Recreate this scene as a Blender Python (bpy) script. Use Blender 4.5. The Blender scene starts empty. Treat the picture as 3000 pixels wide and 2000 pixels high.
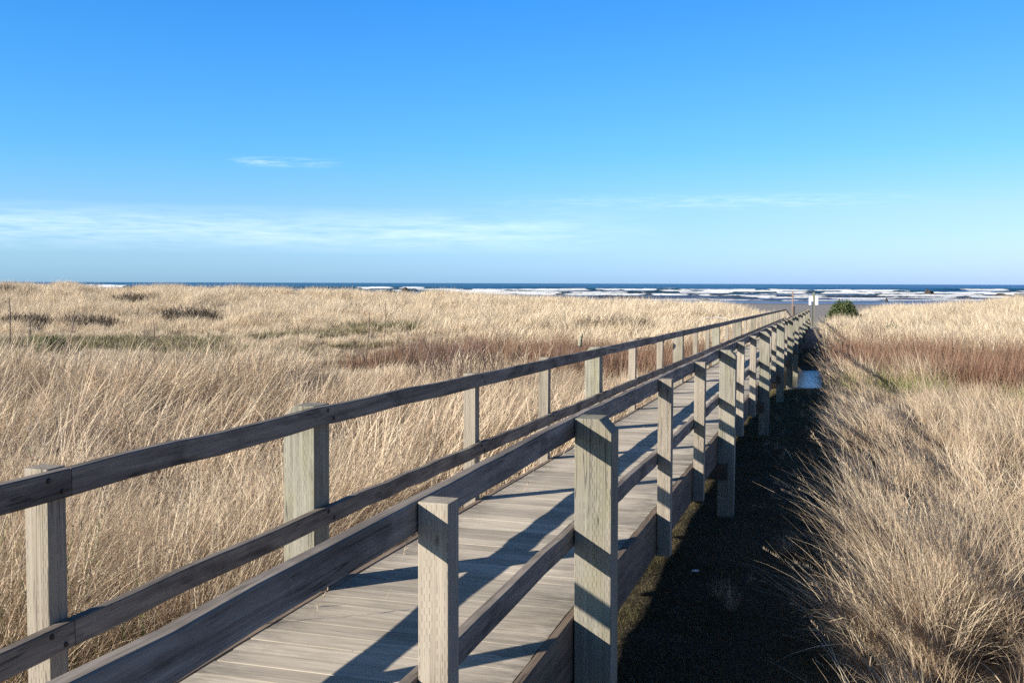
import bpy, bmesh, math, random
import numpy as np
from mathutils import Vector, Matrix

random.seed(4); RNG = np.random.default_rng(7)
sc = bpy.context.scene
COL = sc.collection
R_ = math.radians

# ------------------------------------------------------------------ frame of the place
EYE = 1.5                       # eye above the near deck (deck z = 0)
HEAD = R_(17.03)                # boardwalk heading, clockwise from +Y
UD = np.array([math.sin(HEAD), math.cos(HEAD)])      # along the boardwalk
ND = np.array([math.cos(HEAD), -math.sin(HEAD)])     # to its right
TL, TR = -2.34, -1.057          # left and right post planes, measured sideways from the camera
S_KINK = 4.40                   # deck is level up to here, then falls gently
S_END = S_KINK + 60.2           # end of the level railings
S_RAMP = S_END + 9.0
FALL = 0.01518
def deck_z(s):
    s = np.asarray(s, float)
    z = -np.clip(s - S_KINK, 0, None) * FALL
    return z - np.clip(s - S_END, 0, None) * 0.058
def to_xy(s, t): return s * UD[0] + t * ND[0], s * UD[1] + t * ND[1]
def to_st(x, y): return x * UD[0] + y * UD[1], x * ND[0] + y * ND[1]

# camera axes (pitch and a very small roll) measured on the photograph
FPX, HORY, ROLL = 3000.0, 829.5, 0.003
pt = math.atan((1000 - HORY) / FPX); rr = math.atan(ROLL)
FW = Vector((0, math.cos(pt), -math.sin(pt))); UP = Vector((0, math.sin(pt), math.cos(pt))); RT = Vector((1, 0, 0))
CR = RT * math.cos(rr) + UP * math.sin(rr); CU = -RT * math.sin(rr) + UP * math.cos(rr)
def at(u, Y):
    """ground position in the direction of photo column u at distance Y"""
    return ((u - 1500) / FPX * Y, Y)

# ------------------------------------------------------------------ noise
def _hash(i, j, k):
    h = (i.astype(np.int64) * 374761393 + j.astype(np.int64) * 668265263 + k * 1442695041) & 0xffffffff
    h = ((h ^ (h >> 13)) * 1274126177) & 0xffffffff
    return ((h ^ (h >> 16)) & 0xffff) / 65535.0
def vnoise(x, y, k=0):
    x = np.asarray(x, float); y = np.asarray(y, float)
    i, j = np.floor(x), np.floor(y); fx, fy = x - i, y - j
    fx = fx * fx * (3 - 2 * fx); fy = fy * fy * (3 - 2 * fy)
    a, b, c, d = _hash(i, j, k), _hash(i + 1, j, k), _hash(i, j + 1, k), _hash(i + 1, j + 1, k)
    return (a + (b - a) * fx) * (1 - fy) + (c + (d - c) * fx) * fy
def fbm(x, y, k=0, o=3):
    s, a, n = 0, 1, 0
    for q in range(o):
        s = s + a * vnoise(x * 2 ** q + q * 17.3, y * 2 ** q + q * 9.1, k + q); n += a; a *= .5
    return s / n
def sstep(a, b, x):
    t = np.clip((np.asarray(x, float) - a) / (b - a), 0, 1); return t * t * (3 - 2 * t)

# ------------------------------------------------------------------ terrain height
CR_U = np.array([-1500, -500, 0, 100, 220, 300, 450, 800, 1000, 1100, 1200, 1400, 1500, 1700, 1900, 2100, 2250, 2380, 2430, 2500, 2600, 2700, 2850, 3000, 3300, 4500])
CR_P = np.array([-12, -8, -7, 2, -1, 10, 5, 9, 11, 19, 24, 30, 40, 46, 52, 58, 68, 90, 88, 72, 68, 61, 52, 40, 20, 0])
CR_Y = np.array([95, 95, 95, 95, 95, 95, 95, 92, 92, 90, 90, 86, 84, 82, 80, 78, 76, 76, 76, 78, 80, 82, 84, 88, 95, 95])
def pool_mask(s, t):
    """1 in the ditch that crosses under the boardwalk"""
    c = 36 - 1.2 * np.clip(t, 0, 12) * .9 + 1.5 * np.sin(t * .35)
    return np.exp(-((s - c) / (5.2 + 2.2 * sstep(1, 8, t))) ** 2 * 1.2)
def ground(x, y):
    x = np.asarray(x, float); y = np.asarray(y, float)
    s, t = to_st(x, y)
    base = np.interp(s, [-20, 9, 20, 29, 45, 52, 61, 70, 80, 95, 120, 290, 420, 3000], [-.95, -.95, -1.1, -1.32, -1.3, -1.1, -1.02, -1.45, -1.7, -2.0, -2.25, -3.5, -4.6, -30])
    yy = np.maximum(y, 1.0); u = 1500 + x / yy * FPX
    cp, cy = np.interp(u, CR_U, CR_P), np.interp(u, CR_U, CR_Y)
    tip = EYE - cp * cy / FPX
    g = tip - .62 - .36 * sstep(1600, 1000, u)
    side = np.clip(np.abs(t + 1.6) - 2.2, 0, None)
    rise = sstep(48, 1, 0) * 0 + sstep(.50 + .10 * sstep(1500, 1000, u), 1.0 + .02 * sstep(1500, 1000, u), y / cy) * (1 - sstep(1.06, 1.30, y / cy))
    z = base + (g - base) * rise * (.25 + .75 * sstep(0, 4.5, side))
    hum = (fbm(x * .11, y * .11, 5) - .5) * 1.0 + (fbm(x * .33, y * .33, 9) - .5) * .35
    hum2 = (fbm(x * .16 + 4, y * .30, 21) - .5)
    z = z + hum * sstep(.5, 3, side) * sstep(22, 48, y) * (1 - sstep(.84, .98, y / cy)) * .8
    z = z + hum2 * 1.9 * rise * sstep(3, 9, side) * (.30 + .70 * sstep(1300, 300, u)) * (1 - .6 * sstep(.9, 1, y / cy))
    z = z + .35 * (sstep(.35, .7, fbm(x * .45, y * .8, 23)) - .5) * rise * sstep(3, 9, side) * (.35 + .65 * sstep(1500, 300, u))
    # low swale on the left, darker hollow behind it
    z = z - .30 * np.exp(-((y - 42) / 12) ** 2) * sstep(1500, 900, u)
    hol = np.exp(-((u - 520) / 130) ** 2) * np.exp(-((y - 66) / 2.2) ** 2)
    z = z - .55 * hol + .55 * np.exp(-((u - 560) / 150) ** 2) * np.exp(-((y - 62.5) / 1.6) ** 2) * 0
    # ditch
    z = z - (.74 * pool_mask(s, t)) * (1 - .75 * sstep(12, 26, -(t + 2.3)))
    z = z + (fbm(x * 1.3, y * 1.3, 31) - .5) * .10 * (1 - sstep(100, 130, s)) * sstep(0, .6, side + .3)
    return z

def path_w(s, t):
    """1 on the trodden strip beside and below the boardwalk"""
    edge = .20 + .22 * (fbm(s * .55, s * 0 + 3, 41) - .5) * 2
    r = np.where(s < 46, edge, edge * .5)
    return ((t > TL - .08) & (t < r)).astype(float)

# ------------------------------------------------------------------ helpers for objects
def tag(o, label=None, cat=None, group=None, kind=None):
    if label: o['label'] = label
    if cat: o['category'] = cat
    if group: o['group'] = group
    if kind: o['kind'] = kind
    return o
def empty(name, loc=(0, 0, 0), rz=0):
    o = bpy.data.objects.new(name, None); COL.objects.link(o); o.location = loc; o.rotation_euler = (0, 0, rz)
    o.empty_display_size = .1
    return o
def mesh_obj(name, V, Fc, mat, parent=None, smooth=False, tint=None, link=True):
    me = bpy.data.meshes.new(name)
    V = np.asarray(V, dtype=np.float32).reshape(-1, 3)
    if isinstance(Fc, np.ndarray):
        n, k = Fc.shape
        me.vertices.add(len(V)); me.vertices.foreach_set('co', V.ravel())
        me.loops.add(n * k); me.loops.foreach_set('vertex_index', Fc.astype(np.int32).ravel())
        me.polygons.add(n); me.polygons.foreach_set('loop_start', np.arange(0, n * k, k, dtype=np.int32))
        me.update(calc_edges=True)
    else:
        me.from_pydata([tuple(v) for v in V], [], Fc); me.update()
    if smooth: me.shade_smooth()
    if tint is not None:
        for an, arr in tint.items():
            arr = np.asarray(arr, np.float32)
            if arr.ndim == 1:
                a = me.attributes.new(an, 'FLOAT', 'POINT'); a.data.foreach_set('value', arr)
            else:
                a = me.attributes.new(an, 'FLOAT_COLOR', 'POINT')
                a.data.foreach_set('color', np.c_[arr, np.ones(len(arr))].astype(np.float32).ravel())
    me.materials.append(mat)
    o = bpy.data.objects.new(name, me)
    if link: COL.objects.link(o)
    if parent: o.parent = parent
    return o
class MB:
    def __init__(s): s.V = []; s.F = []; s.T = []
    def add(s, V, Fc, t=0.0):
        b = len(s.V); s.V += [tuple(v) for v in V]; s.F += [[b + i for i in f] for f in Fc]; s.T += [t] * len(V)
    def build(s, name, mat, parent=None, smooth=False):
        return mesh_obj(name, s.V, s.F, mat, parent, smooth, {'tint': s.T})
    def loft(s, rings, t=0.0, close=True):
        n = len(rings[0]); V = [v for r in rings for v in r]; Fc = []
        for i in range(len(rings) - 1):
            for j in range(n):
                k = (j + 1) % n
                Fc.append([i * n + j, i * n + k, (i + 1) * n + k, (i + 1) * n + j])
        if close: Fc.append(list(range(n))[::-1]); Fc.append([(len(rings) - 1) * n + j for j in range(n)])
        s.add(V, Fc, t)
    def tube(s, pts, rad, n=6, t=0.0):
        pts = [Vector(p) for p in pts]; rings = []
        for i, p in enumerate(pts):
            d = (pts[min(i + 1, len(pts) - 1)] - pts[max(i - 1, 0)]).normalized()
            a = d.orthogonal().normalized() if abs(d.z) > .99 else d.cross(Vector((0, 0, 1))).normalized()
            b = d.cross(a)
            r = rad[i] if hasattr(rad, '__len__') else rad
            rings.append([p + a * (math.cos(q * 2 * math.pi / n) * r) + b * (math.sin(q * 2 * math.pi / n) * r) for q in range(n)])
        s.loft(rings, t)
def chamfer_rect(w, h, c):
    return [(-w/2+c, -h/2), (w/2-c, -h/2), (w/2, -h/2+c), (w/2, h/2-c), (w/2-c, h/2), (-w/2+c, h/2), (-w/2, h/2-c), (-w/2, -h/2+c)]

# ------------------------------------------------------------------ node helper
class NT:
    def __init__(s, name):
        s.m = bpy.data.materials.new(name); s.m.use_nodes = True; s.t = s.m.node_tree; s.t.nodes.clear()
        s.out = s.n('ShaderNodeOutputMaterial')
    def n(s, typ, inp=None, **kw):
        nd = s.t.nodes.new(typ)
        for k, v in kw.items(): setattr(nd, k, v)
        for k, v in (inp or {}).items(): s.set(nd.inputs[k], v)
        return nd
    def set(s, sock, v):
        if isinstance(v, bpy.types.NodeSocket): s.t.links.new(v, sock)
        elif isinstance(v, bpy.types.Node): s.t.links.new(v.outputs[0], sock)
        else: sock.default_value = v
    def math(s, op, a, b=0.0, c=None, clamp=False):
        nd = s.n('ShaderNodeMath', operation=op, use_clamp=clamp); s.set(nd.inputs[0], a); s.set(nd.inputs[1], b)
        if c is not None: s.set(nd.inputs[2], c)
        return nd.outputs[0]
    def mix(s, f, a, b, bt='MIX'):
        nd = s.n('ShaderNodeMix', data_type='RGBA', blend_type=bt)
        s.set(nd.inputs[0], f); s.set(nd.inputs[6], a if not isinstance(a, tuple) else (*a, 1)); s.set(nd.inputs[7], b if not isinstance(b, tuple) else (*b, 1))
        return nd.outputs[2]
    def ramp(s, f, stops, interp='LINEAR'):
        nd = s.n('ShaderNodeValToRGB'); s.set(nd.inputs[0], f); cr = nd.color_ramp; cr.interpolation = interp
        while len(cr.elements) < len(stops): cr.elements.new(.5)
        for e, (p, c) in zip(cr.elements, stops): e.position = p; e.color = (*c, 1) if len(c) == 3 else c
        return nd.outputs[0]
    def rng(s, v, a, b, c=0.0, d=1.0):
        nd = s.n('ShaderNodeMapRange', inp={0: v, 1: a, 2: b, 3: c, 4: d}); return nd.outputs[0]
    def noise(s, vec, scale, detail=4, rough=.55, dist=0.0):
        nd = s.n('ShaderNodeTexNoise', inp={'Vector': vec, 'Scale': scale, 'Detail': detail, 'Roughness': rough, 'Distortion': dist}); return nd.outputs[0]
    def map(s, vec, scale=(1, 1, 1), loc=(0, 0, 0)):
        nd = s.n('ShaderNodeMapping', inp={'Vector': vec}); nd.inputs['Scale'].default_value = scale; s.set(nd.inputs['Location'], loc); return nd.outputs[0]
    def attr(s, name):
        return s.n('ShaderNodeAttribute', attribute_name=name)
    def finish(s, sh, disp=None):
        s.t.links.new(sh.outputs[0] if isinstance(sh, bpy.types.Node) else sh, s.out.inputs['Surface']); return s.m

def wood(name, dark, light, axis, incised=False, moss=0.0, stain=.5, mosscol=(.215, .19, .095), deck=False, rough=.85, varc=None):
    N = NT(name)
    tc = N.n('ShaderNodeTexCoord').outputs['Object']
    rnd = N.n('ShaderNodeObjectInfo').outputs['Random']
    tint = N.attr('tint').outputs['Fac']
    off = N.n('ShaderNodeCombineXYZ', inp={0: N.math('MULTIPLY', rnd, 37.0), 1: N.math('MULTIPLY', tint, 53.0), 2: N.math('MULTIPLY', N.math('ADD', rnd, tint), 19.0)}).outputs[0]
    sc_ = [38, 38, 38]; sc_[axis] = 1.6
    p = N.map(tc, tuple(sc_), off)
    sc2 = [7, 7, 7]; sc2[axis] = 2.2
    p2 = N.map(tc, tuple(sc2), off)
    g = N.noise(p, 1.0, 6, .62, .35)
    g2 = N.noise(p, 4.0, 3, .6)
    b = N.noise(p2, 1.0, 4, .6, .6)
    c = N.ramp(g, [(.28, dark), (.62, light)])
    c = N.mix(N.rng(g2, .35, .75, .0, .35), c, tuple(x * .45 for x in dark))
    c = N.mix(N.rng(b, .44, .70, 0, stain), c, tuple(x * .42 for x in dark))
    if varc:
        c = N.mix(N.rng(N.noise(p2, .45, 2), .42, .62, 0, .75), c, varc)
    val = N.math('ADD', N.math('MULTIPLY', tint, .42), N.math('MULTIPLY', rnd, .22 if not deck else 0))
    c = N.mix(1.0, c, N.n('ShaderNodeCombineColor', inp={0: N.math('ADD', val, .72), 1: N.math('ADD', val, .72), 2: N.math('ADD', val, .72)}).outputs[0], 'MULTIPLY')
    # knots
    kn = N.n('ShaderNodeTexVoronoi', inp={'Vector': N.map(tc, tuple(2.3 if i == axis else 6.5 for i in range(3)), off), 'Scale': 1.0})
    km = N.rng(kn.outputs['Distance'], .015, .050, .7, 0)
    c = N.mix(km, c, tuple(x * .3 for x in dark))
    if moss:
        mm = N.noise(N.map(tc, (9, 9, 2.2), off), 1.0, 4, .7)
        c = N.mix(N.rng(mm, .46, .66, 0, moss), c, mosscol)
    h = N.math('ADD', N.math('MULTIPLY', g, .6), N.math('MULTIPLY', g2, .3))
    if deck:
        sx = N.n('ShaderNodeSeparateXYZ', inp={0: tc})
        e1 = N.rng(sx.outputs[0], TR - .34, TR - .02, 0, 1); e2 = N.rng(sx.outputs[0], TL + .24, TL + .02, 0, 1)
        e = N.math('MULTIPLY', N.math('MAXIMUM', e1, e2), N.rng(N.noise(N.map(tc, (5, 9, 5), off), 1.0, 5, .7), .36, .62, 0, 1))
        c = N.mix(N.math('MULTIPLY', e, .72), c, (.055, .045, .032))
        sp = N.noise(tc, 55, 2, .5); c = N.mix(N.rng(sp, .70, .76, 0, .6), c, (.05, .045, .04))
    if incised:
        s3 = N.n('ShaderNodeSeparateXYZ', inp={0: tc})
        u = N.math('MULTIPLY', N.math('ADD', N.math('ADD', s3.outputs[0], s3.outputs[1]), N.math('MULTIPLY', rnd, .3)), incised)
        fl = N.math('FLOOR', u)
        v = N.math('ADD', N.math('ADD', N.math('MULTIPLY', s3.outputs[2], N.math('ADD', 19.0, N.math('MULTIPLY', rnd, 9.0))), N.math('MULTIPLY', fl, .47)), N.math('MULTIPLY', g2, .25))
        wob = N.math('ADD', N.math('FRACT', u), N.math('MULTIPLY', N.math('SUBTRACT', g, .5), .22))
        m1 = N.math('LESS_THAN', N.math('ABSOLUTE', N.math('SUBTRACT', wob, .5)), .105)
        m2 = N.math('LESS_THAN', N.math('FRACT', v), .55)
        rowm = N.rng(N.noise(N.n('ShaderNodeCombineXYZ', inp={0: fl, 1: N.math('MULTIPLY', s3.outputs[2], 2.0)}).outputs[0], 1.3, 2), .44, .56, 0, 1)
        im = N.math('MULTIPLY', N.math('MULTIPLY', m1, m2), rowm)
        c = N.mix(N.math('MULTIPLY', im, .7), c, tuple(x * .3 for x in dark))
        h = N.math('SUBTRACT', h, N.math('MULTIPLY', im, .8))
    if axis in (1, 2):      # drying checks: long thin cracks along the grain
        ck = N.noise(N.map(tc, (60, 60, 1.1) if axis == 2 else (60, 1.3, 60), off), 1.0, 2, .4)
        cm_ = N.math('MULTIPLY', N.rng(N.math('ABSOLUTE', N.math('SUBTRACT', ck, .56)), .004, .016, 1, 0), N.rng(b, .42, .55, 0, .8))
        c = N.mix(cm_, c, tuple(x * .22 for x in dark)); h = N.math('SUBTRACT', h, cm_)
    bp = N.n('ShaderNodeBump', inp={'Height': h, 'Strength': .55, 'Distance': .004})
    sh = N.n('ShaderNodeBsdfPrincipled', inp={'Base Color': c, 'Roughness': rough, 'Normal': bp.outputs[0]})
    sh.inputs['Specular IOR Level'].default_value = .25
    return N.finish(sh)

def blade_mat(name, c0, c1, c2, base=(.20, .13, .07), trans=.32, patch=.5, rough=.55, patchcol=None, spec=.3):
    """c0..c1 spread from blade to blade, c2 a rarer third tone"""
    N = NT(name)
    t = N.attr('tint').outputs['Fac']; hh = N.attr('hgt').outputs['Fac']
    pos = N.n('ShaderNodeNewGeometry').outputs['Position']
    pn = N.noise(pos, .55, 3, .6)
    c = N.ramp(t, [(0, c0), (.72, c1), (.8, c2), (1, c1)])
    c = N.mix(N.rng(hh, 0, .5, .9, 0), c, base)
    c = N.mix(N.math('MULTIPLY', N.rng(pn, .42, .68, 0, 1), patch), c, patchcol or tuple(x * .62 for x in c0))
    d = N.n('ShaderNodeBsdfPrincipled', inp={'Base Color': c, 'Roughness': rough}); d.inputs['Specular IOR Level'].default_value = spec
    tr = N.n('ShaderNodeBsdfTranslucent', inp={'Color': c})
    mx = N.n('ShaderNodeMixShader', inp={0: trans, 1: d.outputs[0], 2: tr.outputs[0]})
    return N.finish(mx)

def plain(name, col, rough=.7, bump=0, scale=20, var=.3, metal=0):
    N = NT(name); tc = N.n('ShaderNodeTexCoord').outputs['Object']
    n = N.noise(tc, scale, 5, .6)
    c = N.mix(N.rng(n, .3, .7, 0, var), col, tuple(x * .4 for x in col))
    sh = N.n('ShaderNodeBsdfPrincipled', inp={'Base Color': c, 'Roughness': rough, 'Metallic': metal})
    if bump:
        N.set(sh.inputs['Normal'], N.n('ShaderNodeBump', inp={'Height': n, 'Strength': bump, 'Distance': .08}).outputs[0])
    return N.finish(sh)

M = {}
M['rail'] = wood('weathered_rail', (.105, .082, .062), (.30, .25, .20), 1, stain=.85, rough=.8)
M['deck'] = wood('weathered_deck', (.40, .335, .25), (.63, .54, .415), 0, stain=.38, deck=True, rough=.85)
M['rim'] = wood('rim_wood', (.12, .085, .058), (.24, .175, .12), 1, stain=.5)
M['bigpost'] = wood('treated_post', (.20, .182, .132), (.41, .378, .29), 2, incised=105, moss=.45, stain=.35, varc=(.36, .31, .24))
M['post'] = wood('small_post', (.25, .203, .148), (.47, .40, .305), 2, incised=135, moss=.15, stain=.30, varc=(.40, .335, .255))
M['drift'] = wood('driftwood', (.30, .27, .23), (.60, .55, .49), 0, stain=.2)
M['dkdrift'] = wood('wet_driftwood', (.03, .026, .022), (.09, .075, .06), 0, stain=.4)
M['pole'] = wood('pole_wood', (.20, .13, .09), (.36, .25, .18), 2, stain=.2)
M['signpost'] = wood('sign_post_wood', (.16, .15, .10), (.30, .28, .19), 2, stain=.2)
M['white'] = plain('white_panel', (.82, .82, .82), .5, var=.04)
M['bolt'] = plain('rusty_bolt', (.05, .035, .03), .6, metal=.6)
M['grass'] = blade_mat('dune_grass', (.34, .245, .155), (.88, .725, .50), (.44, .27, .16), trans=.24, patch=.62, patchcol=(.36, .25, .155), base=(.16, .10, .06))  # brown patches put the shade of the tufts into the blade colour
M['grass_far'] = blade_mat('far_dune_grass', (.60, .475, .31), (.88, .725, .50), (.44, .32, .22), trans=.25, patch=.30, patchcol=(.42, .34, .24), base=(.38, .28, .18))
M['short'] = blade_mat('short_grass', (.06, .065, .022), (.20, .155, .075), (.10, .12, .04), base=(.10, .08, .04), trans=.25, patch=.4, patchcol=(.30, .22, .12))
M['red'] = blade_mat('red_stems', (.10, .050, .030), (.25, .130, .082), (.30, .21, .13), base=(.07, .045, .03), trans=.05, patch=.35, patchcol=(.20, .14, .06))
M['green'] = blade_mat('marsh_green', (.12, .16, .035), (.26, .29, .07), (.36, .33, .12), base=(.10, .10, .04), trans=.3, patch=.3, patchcol=(.28, .24, .10))
M['olive'] = blade_mat('olive_herb', (.15, .13, .065), (.33, .28, .14), (.15, .15, .06), base=(.09, .08, .04), trans=.2, patch=.4, patchcol=(.34, .27, .15))
M['leaf'] = blade_mat('evergreen_leaf', (.045, .065, .022), (.085, .115, .035), (.12, .13, .05), base=(.05, .06, .02), trans=.2, patch=.0)
M['broom'] = blade_mat('broom_stem', (.10, .125, .06), (.20, .21, .10), (.26, .23, .11), base=(.10, .10, .05), trans=.15, patch=0)
M['twig'] = blade_mat('grey_twig', (.10, .065, .05), (.24, .165, .125), (.15, .085, .06), base=(.12, .08, .06), trans=0, patch=0)
M['scrub'] = blade_mat('low_scrub', (.09, .065, .045), (.20, .15, .10), (.12, .09, .05), base=(.05, .04, .03), trans=0, patch=0)
M['hollowshade'] = blade_mat('hollow_shade_twig', (.03, .024, .018), (.08, .06, .042), (.05, .045, .025), base=(.02, .018, .013), trans=0, patch=0)  # near-black twigs that stand in for the shade of the dune hollow
M['stalk'] = blade_mat('dry_stalk', (.13, .085, .05), (.24, .16, .10), (.2, .12, .07), base=(.1, .07, .05), trans=0, patch=0)

# ------------------------------------------------------------------ ground material
def ground_mat():
    N = NT('ground'); tc = N.n('ShaderNodeTexCoord').outputs['Object']
    col = N.attr('gcol').outputs['Color']; wet = N.attr('wet').outputs['Fac']
    n1 = N.noise(tc, 3.0, 6, .7); n2 = N.noise(tc, 38, 4, .7)
    c = N.mix(N.rng(n2, .3, .75, 0, .55), col, (0, 0, 0), 'MULTIPLY')
    c = N.mix(N.rng(n2, .35, .7, 0, .4), col, N.mix(.6, col, (.03, .025, .02)))
    c = N.mix(N.rng(n1, .4, .7, 0, .35), c, N.mix(.5, col, (.06, .05, .035)))
    c = N.mix(N.math('MULTIPLY', wet, .6), c, (.05, .05, .05))
    bp = N.n('ShaderNodeBump', inp={'Height': N.math('ADD', n1, n2), 'Strength': .6, 'Distance': .03})
    sh = N.n('ShaderNodeBsdfPrincipled', inp={'Base Color': c, 'Roughness': N.rng(wet, 0, 1, .95, .18)})
    N.set(sh.inputs['Normal'], N.n('ShaderNodeVectorMath', operation='NORMALIZE', inp={0: bp.outputs[0]}).outputs[0])
    return N.finish(sh)

def grid_mesh(name, X, Y, Z, mat, attrs=None, smooth=True):
    a, b = X.shape
    idx = np.arange(a * b).reshape(a, b)
    Fc = np.stack([idx[:-1, :-1], idx[:-1, 1:], idx[1:, 1:], idx[1:, :-1]], -1).reshape(-1, 4)
    return mesh_obj(name, np.stack([X, Y, Z], -1).reshape(-1, 3), Fc, mat, smooth=smooth, tint=attrs)

def seq(parts):
    o = []
    for a, b, d in parts: o.append(np.arange(a, b, d))
    return np.concatenate(o)
sa = np.concatenate([seq([(-14, 20, .22), (20, 60, .35), (60, 110, .6), (110, 300, 3)]), np.geomspace(300, 30000, 40)])
ta = np.concatenate([-np.geomspace(20000, 110, 30), seq([(-105, -40, 1.2), (-40, -12, .5), (-12, 10, .2), (10, 30, .5), (30, 100, 1.5)]), np.geomspace(100, 20000, 30)])
SS, TT = np.meshgrid(sa, ta, indexing='ij')
GX, GY = to_xy(SS, TT)
GZ = ground(GX, GY)
pw = path_w(SS, TT)
vegm = 1 - sstep(1.03, 1.16, GY / np.interp(1500 + GX / np.maximum(GY, 1) * FPX, CR_U, CR_Y))
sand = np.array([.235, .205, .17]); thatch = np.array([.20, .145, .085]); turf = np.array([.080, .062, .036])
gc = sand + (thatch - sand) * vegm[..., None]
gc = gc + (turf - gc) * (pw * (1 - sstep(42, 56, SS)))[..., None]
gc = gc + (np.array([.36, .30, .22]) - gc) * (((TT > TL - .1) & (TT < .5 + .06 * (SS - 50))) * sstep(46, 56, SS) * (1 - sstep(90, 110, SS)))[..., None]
mud = np.array([.06, .05, .035])
gc = gc + (mud - gc) * (sstep(.5, .9, pool_mask(SS, TT)) * vegm)[..., None]
wet = sstep(215, 288, SS) * .9 + sstep(.75, .95, pool_mask(SS, TT)) * vegm * .5
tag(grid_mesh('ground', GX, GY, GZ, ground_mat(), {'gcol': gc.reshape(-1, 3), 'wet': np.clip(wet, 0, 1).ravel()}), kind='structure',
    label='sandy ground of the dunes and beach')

# ------------------------------------------------------------------ ditch water
def water_mat(name, col, rough, bump, scale):
    N = NT(name); tc = N.n('ShaderNodeTexCoord').outputs['Object']
    n = N.noise(tc, scale, 4, .6)
    sh = N.n('ShaderNodeBsdfPrincipled', inp={'Base Color': (*col, 1), 'Roughness': rough, 'IOR': 1.33, 'Specular Tint': (.42, .72, 1, 1),
             'Normal': N.n('ShaderNodeBump', inp={'Height': n, 'Strength': bump, 'Distance': .02}).outputs[0]})
    return N.finish(sh)
ss, tt = np.meshgrid(np.linspace(27, 45, 40), np.linspace(-9, 4, 30), indexing='ij')
wx, wy = to_xy(ss, tt)
tag(grid_mesh('ditch_water', wx, wy, np.full(wx.shape, -1.70), water_mat('still_water', (.008, .012, .014), .04, .9, 7.0)), kind='structure',
    label='small dark pool of still water beside the boardwalk posts')

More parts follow.
